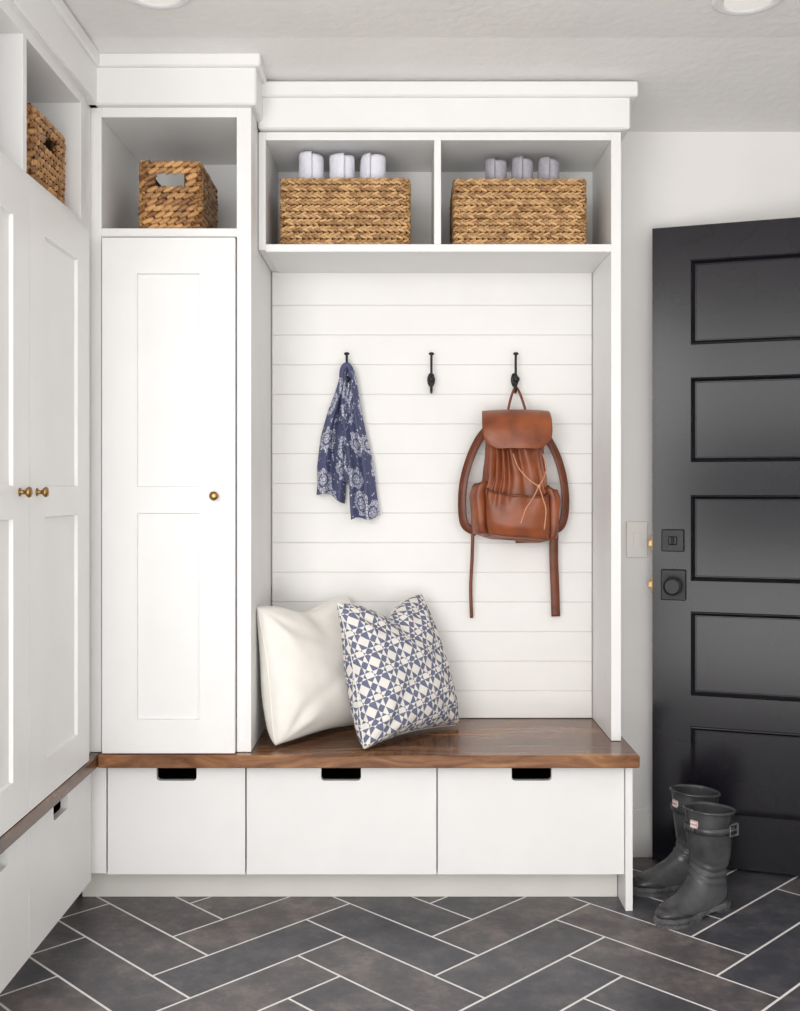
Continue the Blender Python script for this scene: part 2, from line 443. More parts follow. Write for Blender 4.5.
# ------------------------------------------------------------ cubby unit over bench
cu = root('cubby_shelf', (.1,-.17,BT), 'white two-cubby overhead shelf with tall side panel', 'shelf')
parts([('tall_side_panel',.626,.656,-.335,-.003,BT,2.302),
      ('side_panel',-.440,-.418,-.335,-.003,1.945,2.302),
      ('shelf_board',-.418,.626,-.335,-.003,1.940,1.963), ('top_rail',-.418,.626,-.335,-.003,2.277,2.302),
      ('back_panel',-.418,.626,-.014,-.003,1.963,2.277), ('divider',.091,.112,-.335,-.014,1.963,2.277)], M_white, cu)

# ------------------------------------------------------------ bench bases and drawers
def notch(w, h, nc, nw=.116, nh=.042, r=.010):
    pts = [(0,0),(w,0),(w,h),(nc+nw/2,h)]
    for k in range(5):
        a = math.radians(90*k/4); pts.append((nc+nw/2-r+r*math.cos(a), h-nh+r-r*math.sin(a)))
    for k in range(5):
        a = math.radians(90*k/4); pts.append((nc-nw/2+r-r*math.sin(a), h-nh+r-r*math.cos(a)))
    pts += [(nc-nw/2,h),(0,h)]
    return pts
db = root('drawer_bench', (-.1,-.25,0), 'white built-in bench base with three deep drawers', 'cabinet')
boxes('body', [(-.915,.642,-.435,-.02,.100,.118), (-.915,-.866,-.456,-.02,.104,.424), (.642,.663,-.468,-.003,0,.424),
               (-.915,.642,-.02,-.003,.10,.424), (-.462,-.456,-.435,-.02,.118,.424), (.093,.099,-.435,-.02,.118,.424)], [M_white, M_kick], db, bevel=.0012)
boxes('kick_board', [(-.965,.640,-.36,-.345,0,.099)], M_kick, db)
for x0, x1, nc in ((-.861,-.462,-.661), (-.457,.0935,-.183), (.0985,.640,.371)):
    d = extrude_poly('drawer', notch(x1-x0, .314, nc-x0), .019, M_white, db, T((x0,-.458,.103)))
    boxes('drawer_box', [(x0+.01,x0+.02,-.438,-.04,.12,.40),(x1-.02,x1-.01,-.438,-.04,.12,.40),(x0+.02,x1-.02,-.05,-.04,.12,.40),(x0+.02,x1-.02,-.438,-.05,.12,.13),
                         (x0+.02,x1-.02,-.438,-.436,.13,.365)], M_shade, d, bevel=0)
db2 = root('drawer_bench', (-1.14,-1.0,0), 'white bench base with drawers beneath two-door cabinet', 'cabinet')
boxes('body', [(-1.39,-.915,-1.66,-.46,.104,.118), (-1.39,-1.375,-1.66,-.46,.118,.424),
               (-1.375,-.915,-.52,-.46,.118,.424), (-1.375,-.915,-1.028,-1.018,.118,.424), (-1.375,-.915,-1.66,-1.65,.118,.424)], [M_white, M_kick], db2, bevel=.0012)
boxes('kick_board', [(-.995,-.980,-1.66,-.37,0,.104)], M_kick, db2)
for y0, y1, nc in ((-1.018,-.515,-.785), (-1.640,-1.024,-1.215)):
    d = extrude_poly('drawer', notch(y1-y0, .311, nc-y0), .019, M_white, db2, T((-.893,y0,.106)) @ RL)
    boxes('drawer_box', [(-1.36,-.915,y0+.01,y0+.02,.12,.40),(-1.36,-.915,y1-.02,y1-.01,.12,.40),(-1.37,-1.36,y0+.01,y1-.01,.12,.40),(-1.36,-.915,y0+.02,y1-.02,.12,.13),
                         (-.915,-.913,y0+.02,y1-.02,.13,.372)], M_shade, d, bevel=0)

# wooden tops
bt = root('wooden_bench_top', (-.3,-.3,.425), 'walnut-stained solid wood bench seat top', 'bench top')
boxes('seat_board', [(-.876,.674,-.512,-.003,.425,.461)], M_wood, bt, bevel=.003)
boxes('side_board', [(-1.39,-.8765,-1.66,-.003,.425,.461)], M_wood_side, bt, bevel=.003)

# ------------------------------------------------------------ baskets
def basket(x0, x1, y0, y1, z0, h, mat, style, label, hole=None, holes_axis=None):
    r = root('basket', ((x0+x1)/2, (y0+y1)/2, z0), label, 'basket', group='woven storage baskets in the cubbies')
    cx, cy = (x0+x1)/2, (y0+y1)/2; hw, hd = (x1-x0)/2-.008, (y1-y0)/2-.008
    rc = .022
    def peri(hw, hd):
        segs = [((-hw+rc,-hd),(hw-rc,-hd),(0,-1)), None, ((hw,-hd+rc),(hw,hd-rc),(1,0)), None, ((hw-rc,hd),(-hw+rc,hd),(0,1)), None, ((-hw,hd-rc),(-hw,-hd+rc),(-1,0)), None]
        cent = [(hw-rc,-hd+rc,-90),(hw-rc,hd-rc,0),(-hw+rc,hd-rc,90),(-hw+rc,-hd+rc,180)]
        ci = 0; out = []
        for s in segs:
            if s: out.append(('l', Vector(s[0]), Vector(s[1]), Vector(s[2])))
            else:
                out.append(('a', cent[ci])); ci += 1
        return out
    def at(path, s):
        for e in path:
            if e[0] == 'l':
                L = (e[2]-e[1]).length
                if s <= L: return e[1]+(e[2]-e[1])*(s/L), (e[2]-e[1]).normalized(), e[3]
                s -= L
            else:
                L = rc*math.pi/2
                if s <= L:
                    a = math.radians(e[1][2]+90*s/L)
                    return Vector((e[1][0]+rc*math.cos(a), e[1][1]+rc*math.sin(a))), Vector((-math.sin(a), math.cos(a))), Vector((math.cos(a), math.sin(a)))
                s -= L
        e = path[0]; return e[1], (e[2]-e[1]).normalized(), e[3]
    vs, fs, vc = [], [], []
    def stitch(c, t, n, L, Wd, Th, tilt):
        b0 = len(vs); up = Vector((0,0,1)); cr_ = random.random()
        a = t*math.cos(tilt)+up*math.sin(tilt); b_ = up*math.cos(tilt)-t*math.sin(tilt)
        for j in range(1, 6):
            ph = math.pi*j/6
            for i in range(8):
                th = 2*math.pi*i/8
                vs.append(c + a*(L*math.cos(ph)) + b_*(Wd*math.sin(ph)**.6*math.cos(th)) + n*(Th*math.sin(ph)**.6*math.sin(th))); vc.append(cr_)
        for j in range(4):
            for i in range(8):
                i2 = (i+1) % 8; fs.append((b0+j*8+i, b0+j*8+i2, b0+(j+1)*8+i2, b0+(j+1)*8+i))
        fs.append(tuple(b0+i for i in range(8))); fs.append(tuple(b0+32+7-i for i in range(8)))
    rows = round(h/(.0205 if style == 'braid' else .0185)); rh = h/rows
    step = .0180 if style == 'braid' else .0235
    for k in range(rows):
        bul = random.uniform(-.0005,.0008)
        path = peri(hw, hd)
        tot = sum((e[2]-e[1]).length if e[0] == 'l' else rc*math.pi/2 for e in path)
        n = round(tot/step); ph_ = random.uniform(0,1)
        for i in range(n):
            for half in ((-1,1) if style == 'braid' else (0,)):
                off = ph_ + (.5 if half > 0 else 0)
                p, t, nn = at(path, ((i+off) % n)*tot/n)
                z = z0+rh*(k+.5) + half*rh*.20
                if hole:
                    if holes_axis == 'front' and nn.y < -.9 and hole[0] < cx+p.x < hole[1] and hole[2] < z < hole[3]: continue
                    if holes_axis == 'right' and nn.x > .9 and hole[0] < cy+p.y < hole[1] and hole[2] < z < hole[3]: continue
                n3 = Vector((nn.x, nn.y, 0)); t3 = Vector((t.x, t.y, 0))
                c = Vector((cx+p.x, cy+p.y, z)) + n3*(bul+random.uniform(-.0008,.0008))
                if style == 'braid':
                    tl = R_(21)*half
                    stitch(c, t3, n3, .0132+random.uniform(-.0005,.001), rh*random.uniform(.205,.245), random.uniform(.0065,.0080), tl+random.uniform(-.08,.08))
                else:
                    stitch(c, t3, n3, .0195, rh*random.uniform(.42,.50), random.uniform(.007,.0095), random.uniform(-.08,.08)+R_(24))
    raw('woven_shell', vs, fs, mat, r, smooth=True, vcol=('stitch', vc))
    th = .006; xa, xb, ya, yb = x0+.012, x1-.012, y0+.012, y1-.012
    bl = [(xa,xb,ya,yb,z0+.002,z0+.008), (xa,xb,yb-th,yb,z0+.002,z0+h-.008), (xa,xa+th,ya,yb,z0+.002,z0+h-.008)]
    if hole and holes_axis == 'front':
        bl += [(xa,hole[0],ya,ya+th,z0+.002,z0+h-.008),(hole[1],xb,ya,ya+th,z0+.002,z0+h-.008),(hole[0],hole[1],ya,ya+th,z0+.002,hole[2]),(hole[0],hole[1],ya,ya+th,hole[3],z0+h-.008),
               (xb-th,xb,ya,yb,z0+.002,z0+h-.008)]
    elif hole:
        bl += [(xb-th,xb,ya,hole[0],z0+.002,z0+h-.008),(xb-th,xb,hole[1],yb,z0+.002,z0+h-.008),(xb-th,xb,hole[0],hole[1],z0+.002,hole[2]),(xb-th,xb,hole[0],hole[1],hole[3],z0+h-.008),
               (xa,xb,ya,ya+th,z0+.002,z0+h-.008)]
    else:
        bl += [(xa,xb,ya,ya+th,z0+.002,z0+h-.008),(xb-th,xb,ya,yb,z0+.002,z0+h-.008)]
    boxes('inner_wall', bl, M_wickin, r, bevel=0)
    return r
CZ = 1.9635
basket(-.381,.022,-.318,-.03,CZ,.207,M_wick1,'braid','rectangular braided seagrass basket holding white rolled towels')
basket(.149,.561,-.318,-.03,CZ,.205,M_wick1,'braid','rectangular braided seagrass basket holding grey rolled towels')
basket(-.778,-.592,-.455,-.14,1.9775,.202,M_wick2,'plain','small chunky brown wicker basket with handle slot', hole=(-.726,-.642,2.100,2.150), holes_axis='front')
basket(-1.15,-.925,-.905,-.62,1.9775,.208,M_wick2,'plain','chunky brown wicker basket with side handle slot', hole=(-.81,-.71,2.105,2.15), holes_axis='right')

# towels
def towel(x, y, z0, h, rr, mat, lab, grp, tilt=0, seed=0):
    rnd = random.Random(seed)
    r = root('rolled_towel', (x,y,z0), lab, 'towel', group=grp, rot=(math.radians(rnd.uniform(-1,1)), math.radians(tilt), rnd.uniform(-.9,.2)))
    turns = 2.75; n = 130
    ph = rnd.uniform(0,6)
    def fn(u, v):
        a = u*turns*2*math.pi
        R = rr*(.10+.90*u)
        if v > .975: R = R*(1-.06*((v-.975)/.025)**2)
        R *= 1+.016*math.sin(2*a+7*v+ph)+.012*math.sin(5*a+23*v+ph)
        return (R*math.cos(a), R*.97*math.sin(a), v*h + .003*math.sin(a+ph)*v - .006*(1-u)*v)
    surf('cloth', n, 30, fn, mat, r, thick=rr*.26)
gw = 'white rolled towels in a basket'; gg = 'grey rolled towels in a basket'
for i, (x, h) in enumerate(((-.283,.287),(-.190,.283),(-.097,.281))):
    towel(x, -.235, CZ+.011, h, .0405, M_towelw, 'white rolled towel standing in seagrass basket', gw, tilt=(-.5,0,.8)[i], seed=i+1)
for i, (x, h) in enumerate(((.291,.270),(.371,.271),(.451,.270))):
    towel(x, -.235, CZ+.011, h, .0345, M_towelg, 'grey rolled towel standing in seagrass basket', gg, tilt=(-.5,0,.5)[i], seed=i+11)

# ------------------------------------------------------------ coat hooks
def hook(x):
    vs, fs = [], []
    zc = 1.585
    pl = [(x,-.016,zc-.022),(x,-.019,zc-.012),(x,-.020,zc),(x,-.019,zc+.012),(x,-.016,zc+.022)]
    sweep_geo(cat(pl,4), circ(.013,14,.004), (0,1,0), [ .35+.65*math.sin(math.pi*min(1,max(0,(i/16)*.9+.05))) for i in range(17)], vs, fs)
    up = cat([(x,-.018,zc-.008),(x,-.040,zc),(x,-.052,zc+.022),(x,-.050,zc+.055),(x,-.056,zc+.078)],6)
    sweep_geo(up, circ(.0042,10), (1,0,0), None, vs, fs)
    ball_geo(vs, fs, (x,-.057,zc+.082), .0095,.0095,.0055)
    lo = cat([(x,-.018,zc+.004),(x,-.022,zc-.022),(x,-.034,zc-.042),(x,-.052,zc-.040),(x,-.060,zc-.022),(x,-.061,zc-.008)],6)
    sweep_geo(lo, circ(.0042,10), (1,0,0), None, vs, fs)
    ball_geo(vs, fs, (x,-.061,zc-.002), .0125,.0095,.0115)
    return fixn(raw('coat_hook', vs, fs, M_iron))
labs = ['black iron double coat hook holding blue scarf', 'empty black iron double coat hook on shiplap', 'black iron double coat hook holding leather backpack']
for x, l in zip((-.188,.090,.367), labs):
    tag(hook(x), l, 'hook', 'coat hooks on the shiplap')

# ------------------------------------------------------------ scarf
sc_ = root('scarf', (-.187,-.05,1.12), 'indigo blue scarf with white floral print on hook', 'scarf')
def tail(xs, zt, wl, yb, ph, folds, slant=0):
    def lerp(a, v):
        k = v*(len(a)-1); i = min(int(k), len(a)-2); f = k-i; f = f*f*(3-2*f)*.5+f*.5
        return a[i]*(1-f)+a[i+1]*f
    def fn(u, v):
        s = 2*u-1
        cx = lerp(xs, v); w = lerp(wl, v); zb = lerp(zt, v)
        am = .006+.013*min(1,v*2.2)
        y = yb + lerp([0,-.006,-.004,0], v) + am*math.sin(s*folds+ph+v*1.3) + .004*math.sin(s*2.1*folds+3*v)
        return (cx+s*w + .004*math.sin(v*9+ph), y, zb + slant*s*v**3 + .008*v*math.cos(s*3+ph) - .018*s*s*(1-v)**2)
    return fn
f1 = tail([-.192,-.206,-.228,-.243,-.242], [1.624,1.52,1.40,1.29,1.197], [.018,.036,.042,.046,.046], -.052, 0.4, 5.5, -.014)
f2 = tail([-.182,-.172,-.156,-.138,-.122], [1.624,1.50,1.37,1.24,1.128], [.018,.034,.040,.042,.046], -.062, 2.1, 5.5, .010)
f3 = tail([-.187,-.188,-.192,-.190,-.180], [1.626,1.53,1.43,1.34,1.25], [.018,.034,.042,.044,.036], -.040, 4.0, 5.0)
surf('cloth', 60, 60, f3, M_scarf, sc_, thick=.0016, uvfn=lambda u,v: (u*.18+.7, v*.45))
surf('cloth', 60, 60, f1, M_scarf, sc_, thick=.0016, uvfn=lambda u,v: (u*.15, v*.46))
surf('cloth', 60, 60, f2, M_scarf, sc_, thick=.0016, uvfn=lambda u,v: (u*.15+.33, v*.52))
loop = cat([(-.203,-.056,1.590),(-.200,-.060,1.616),(-.188,-.058,1.630),(-.176,-.060,1.616),(-.173,-.056,1.590)],5)
sweeps('gathered_loop', [(loop, circ(.010,10,.013), (0,1,0))], M_scarf, sc_)

# ------------------------------------------------------------ backpack
bp_ = root('backpack', (.362,-.09,1.06), 'tan leather drawstring backpack hanging on hook', 'backpack')
BX, BY = .362, -.093
def bl(tab, v):
    for (v0,a0),(v1,a1) in zip(tab[:-1], tab[1:]):
        if v <= v1:
            f = (v-v0)/(v1-v0); f = f*f*(3-2*f)*.6+f*.4
            return a0+(a1-a0)*f
    return tab[-1][1]
TA = [(0,.104),(.04,.116),(.12,.119),(.38,.115),(.52,.098),(.72,.088),(.9,.086),(1,.082)]
TB = [(0,.045),(.04,.056),(.14,.064),(.4,.062),(.55,.058),(.75,.054),(.9,.046),(1,.038)]
def bpt(th, v, off=0):
    A = bl(TA, v)+off; B = bl(TB, v)+off
    c, s = math.cos(th), math.sin(th); e = .70
    g = min(1,max(0,(v-.26)/.34))
    fold = 1+(.20*g)*math.sin(17*th+2.6*math.sin(4*th+1)+3.0*v+1.2*math.sin(9*v))*(.62+.38*math.sin(3*th+1)) + .026*math.sin(3*th+7*v)+.020*math.sin(7*th-6*v)
    x = BX + A*math.copysign(abs(c)**e, c)*(1+(fold-1)*.6) - .006*math.sin(v*3); y = BY + B*math.copysign(abs(s)**e, s)*fold
    return Vector((x, min(y,-.0165), 1.060+.375*v + .005*math.sin(2*th)-.006*math.cos(th)))
def bodyfn(u, v):
    th = 2*math.pi*u
    if v < .04:
        p = bpt(th, 0); k = v/.04; return (BX+(p.x-BX)*k, BY+(p.y-BY)*k, p.z-.003*(1-k))
    if v > .96:
        p = bpt(th, 1); k = (1-v)/.04; return (BX+(p.x-BX)*k, BY+(p.y-BY)*k, p.z+.005*(1-k))
    return bpt(th, (v-.04)/.92)
surf('body', 260, 60, bodyfn, M_leather, bp_, closeu=True)
def flapfn(u, v):
    s = 2*u-1
    path = [(-.030,1.400),(-.040,1.452),(-.070,1.478),(-.115,1.476),(-.155,1.455),(-.178,1.415),(-.186,1.378),(-.187,1.352)]
    k = v*(len(path)-1); i = min(int(k), len(path)-2); f = k-i
    p0 = path[max(i-1,0)]; p1 = path[i]; p2 = path[i+1]; p3 = path[min(i+2,len(path)-1)]
    q = [.5*((2*p1[m])+(-p0[m]+p2[m])*f+(2*p0[m]-5*p1[m]+4*p2[m]-p3[m])*f*f+(-p0[m]+3*p1[m]-3*p2[m]+p3[m])*f**3) for m in (0,1)]
    w = .101+.010*min(1,v/.6)
    z = q[1]
    e = max(0,(abs(s)-.45)/.55)
    z += e**2.4*.038*max(0,(v-.55)/.45)
    z -= .005*s*s*(1 if v > .15 else v/.15)
    y = q[0] + .022*s*s*max(0,min(1,(v-.4)/.4)) + .003*math.sin(5*s+3*v) + .0025*math.sin(9*v+3*s)
    return (BX-.001+s*w*(1-.04*e*max(0,(v-.8)/.2)), min(y,-.018), z)
surf('flap', 40, 40, flapfn, M_leather, bp_, thick=.004)
def pocket(t0, t1, v1, bulge, name='pocket'):
    def fn(u, v):
        th = t0+(t1-t0)*u; s = abs(2*u-1)
        off = .003 + bulge*(1-s**6)*(.60+.40*min(1,v*1.3)) 
        if u in (0,1) or v == 0: off = -.004
        p = bpt(th, .015+v1*v, off)
        p.z -= .014*math.cos((2*u-1)*math.pi/2)*v
        p.y = min(p.y, -.018)
        return p
    return surf(name, 40, 20, fn, M_leather, bp_, thick=.0035)
PK = ((R_(228),R_(322),.40,.027), (R_(164),R_(222),.46,.024), (R_(328),R_(376),.46,.024))
pocket(*PK[0], 'front_pocket'); pocket(*PK[1], 'side_pocket'); pocket(*PK[2], 'side_pocket')
def pock_lip(t0, t1, v1, bulge):
    pts = []
    for k in range(33):
        u = k/32; th = t0+(t1-t0)*u; s = abs(2*u-1)
        off = .004+bulge*(1-s**6)
        p = bpt(th, .015+v1, off); p.z -= .014*math.cos((2*u-1)*math.pi/2); p.y = min(p.y,-.02); pts.append(p)
    return (pts, circ(.0030,8), (0,0,1))
for a in PK: sweeps('pocket_piping', [pock_lip(*a)], M_leather2, bp_)
ls = cat([(.290,-.045,1.435),(.250,-.052,1.392),(.217,-.062,1.325),(.195,-.066,1.245),(.190,-.066,1.165),(.200,-.060,1.105),(.240,-.055,1.082)],8)
rs = cat([(.432,-.045,1.435),(.470,-.052,1.392),(.503,-.062,1.325),(.523,-.066,1.245),(.528,-.066,1.165),(.516,-.060,1.105),(.478,-.055,1.082)],8)
sweeps('shoulder_strap', [(ls, flat(.028,.006), (.45,1,0))], M_leather2, bp_)
sweeps('shoulder_strap', [(rs, flat(.028,.006), (-.45,1,0))], M_leather2, bp_)
sweeps('strap_tail', [(cat([(.226,-.060,1.10),(.224,-.050,1.00),(.220,-.040,.90),(.223,-.035,.798)],8), flat(.011,.0035), (0,1,0))], M_leather2, bp_)
sweeps('strap_tail', [(cat([(.492,-.060,1.10),(.492,-.050,1.00),(.497,-.042,.90),(.501,-.035,.803)],8), flat(.029,.004), (0,1,0))], M_leather2, bp_)
hl = cat([(.338,-.072,1.470),(.348,-.066,1.515),(.360,-.058,1.548),(.368,-.050,1.556),(.376,-.056,1.546),(.388,-.066,1.512),(.400,-.072,1.470)],6)
sweeps('carry_handle', [(hl, flat(.008,.004), (0,1,0))], M_leather2, bp_)
def pf(x, z, off=.014):
    s = max(-1,min(1,(x-BX)/.12)); return (x, BY - bl(TB,(z-1.06)/.375) - off*1.0 - .018 + .02*s*s*s*s, z)
K = pf(.425,1.232,.026)
c1 = cat([pf(.345,1.335), pf(.362,1.290,.020), pf(.395,1.252,.024), K],6)
c2 = cat([pf(.440,1.335), pf(.450,1.290,.020), pf(.440,1.256,.024), K],6)
c3 = cat([K, pf(.405,1.195,.034), pf(.382,1.160,.038), pf(.366,1.115,.038)],6)
c4 = cat([K, pf(.436,1.195,.034), pf(.446,1.155,.038), pf(.440,1.095,.038)],6)
sweeps('drawstring', [(c, circ(.0018,8), (0,.3,1)) for c in (c1,c2,c3,c4)], M_cord, bp_)
vs, fs = [], []
ball_geo(vs, fs, K, .006,.005,.006)
fixn(raw('drawstring_knot', vs, fs, M_cord, bp_))

# ------------------------------------------------------------ cushions
def cushion(loc, rot, size, thick, mat, label, seed, slouch=(0,0), dent=.03, skew=0.0, cr=.10, topn=0.0, crn=.03, crease=1.0):
    r = root('cushion', loc, label, 'cushion', rot=rot, group='cushions on the bench seat')
    rnd = random.Random(seed); ph = [rnd.uniform(0,6) for _ in range(8)]
    n = 84; a = size/2
    def prof(u, v, sgn):
        x = u*a*(1-cr*(1-v*v)*abs(u)**1.5); z = v*a*(1-.08*(1-u*u)*abs(v)**1.5)
        k = 1-crn*(u*u*v*v)**2
        x *= k; z *= k
        t = ((1-u*u)*(1-v*v))
        h = thick*(max(t,0)**.40)*(1-.10*(u*u+v*v)/2) * (1 - .26*v)
        wr = .004*math.sin(7*u+4*v+ph[0])*math.sin(3*v+ph[1])
        for q, (cu_, cv_) in enumerate(((-1,-1),(1,-1),(-1,1),(1,1))):
            du, dv = u-cu_, v-cv_; d_ = math.hypot(du, dv)
            an = math.atan2(abs(dv), abs(du))
            wr += .0080*crease*math.sin(an*10+ph[2+q])*math.exp(-(d_-.42)**2/.10)
        wr += .006*crease*math.exp(-((v+.45*u-.25)/.10)**2)*(1 if sgn < 0 else 0) - .009*crease*math.exp(-((v-.5*u+.2)/.14)**2)*math.exp(-u*u)
        wr -= .020*math.exp(-((u-.08)/.18)**2)*max(0,v)**1.2
        h += wr*min(1,t*3)
        z -= dent*math.exp(-((u-.08)/.40)**2)*max(0,(v+.2)/1.2)**2
        x *= 1-topn*(v+1)/2
        bend = slouch[0]*(v+1)**2*.25 + slouch[1]*u*u
        zz_ = z+a*(1-crn*.5)
        return (x + skew*(v+1)/2 + .006*math.sin(v*2+ph[6]), sgn*h + bend, max(zz_, .0005))
    vs, fs, uvs = [], [], []
    for sg in (-1, 1):
        b0 = len(vs); m1 = n+1
        P = []
        for j in range(m1):
            for i in range(m1):
                u = math.sin((2*i/n-1)*math.pi/2)*.45+(2*i/n-1)*.55; v = math.sin((2*j/n-1)*math.pi/2)*.45+(2*j/n-1)*.55
                P.append(Vector(prof(u, v, sg)))
        U = [0]*len(P); V = [0]*len(P); h_ = n//2
        for j in range(m1):
            s = 0
            for i in range(h_+1, m1): s += (P[j*m1+i]-P[j*m1+i-1]).length; U[j*m1+i] = s
            s = 0
            for i in range(h_-1, -1, -1): s -= (P[j*m1+i]-P[j*m1+i+1]).length; U[j*m1+i] = s
        for i in range(m1):
            s = 0
            for j in range(h_+1, m1): s += (P[j*m1+i]-P[(j-1)*m1+i]).length; V[j*m1+i] = s
            s = 0
            for j in range(h_-1, -1, -1): s -= (P[j*m1+i]-P[(j+1)*m1+i]).length; V[j*m1+i] = s
        vs += P; uvs += [(.5+a_/size, .5+b_/size) for a_, b_ in zip(U, V)]
        for j in range(n):
            for i in range(n):
                q = (b0+j*m1+i, b0+j*m1+i+1, b0+(j+1)*m1+i+1, b0+(j+1)*m1+i)
                fs.append(q if sg < 0 else q[::-1])
    o = raw('cover', vs, fs, mat, r, True, uvs)
    bm = bmesh.new(); bm.from_mesh(o.data); bmesh.ops.remove_doubles(bm, verts=bm.verts, dist=.0003); bm.to_mesh(o.data); bm.free()
    pts = []
    for k in range(4*24+1):
        s = (k/24) % 4; e = int(s); f = 2*(s-e)-1
        u, v = [(f,-1),(1,f),(-f,1),(-1,-f)][e]
        p = prof(u, v, 1); q = prof(u, v, -1); pts.append(Vector((p[0],(p[1]+q[1])/2,max(p[2],.003))))
    sweeps('seam', [(pts, circ(.0020,6), (0,1,0))], mat, r)
    return r
cushion((-.262,-.252,.4640), (R_(-7),R_(0),R_(51)), .425, .102, M_cream, 'plain cream square cushion leaning on cabinet side', 3, slouch=(.03,-.02), dent=.026, skew=-.008, cr=.05, crn=.05, crease=.55)
cushion((.022,-.290,.4640), (R_(-14),R_(0),R_(48)), .436, .106, M_lattice, 'blue and cream lattice print square cushion', 5, slouch=(.01,-.015), dent=.044, skew=-.034, cr=.07, topn=.12, crn=.01, crease=.9)

# ------------------------------------------------------------ paneled door
dr = root('door_1', (.813,-.064,.010), rot=(0,0,R_(-19)), structure=True)
dr['label'] = 'open charcoal five-panel door with dark hardware'
DW, DH = .81, 2.066
pz = [(.172,.446),(.545,.817),(.916,1.194),(1.300,1.574),(1.680,1.955)]
recs = [(.122,DW-.122,a,b_) for a, b_ in pz]
panel_door('leaf', DW, DH, .036, recs, [(.003,.004),(.004,.001),(.003,-.003),(.009,-.009),(.003,0),(.002,-.002)], M_door, dr, Matrix.Identity(4))
o = boxes('deadbolt', [(.030,.102,-.012,0,1.010,1.082),(.052,.080,-.020,-.012,1.032,1.060),(.062,.070,-.032,-.020,1.034,1.058)], M_iron, dr, bevel=.003)
vs, fs = [], []
for h0, h1, r0, r1 in ((-.012,-.030,.014,.014),(-.030,-.034,.014,.026),(-.034,-.058,.030,.029),(-.058,-.062,.029,.022)):
    sweep_geo([Vector((.068,h0,.900)),Vector((.068,h1,.900))], circ(1,28), (0,0,1), [r0,r1], vs, fs)
fixn(raw('door_knob', vs, fs, M_iron, dr, smooth=False))
boxes('knob_plate', [(.028,.108,-.012,0,.852,.952)], M_iron, dr, bevel=.003)
for zl in (1.035, .900):
    o = boxes('latch', [(-.004,0,.006,.030,zl-.030,zl+.030),(-.014,-.003,.010,.026,zl-.010,zl+.010)], M_brass, dr, bevel=.001)
    o['label'] = 'brass latch bolt and strike plate'

# ------------------------------------------------------------ switch plate
sp_ = root('light_switch', (.775,-.001,1.055), 'ivory wall switch plate beside the open door', 'light switch')
boxes('cover_plate', [(.740,.812,-.007,-.001,.995,1.115)], M_plastic, sp_, bevel=.002)
boxes('toggle', [(.762,.786,-.010,-.006,1.030,1.080)], M_plastic, sp_, bevel=.001)

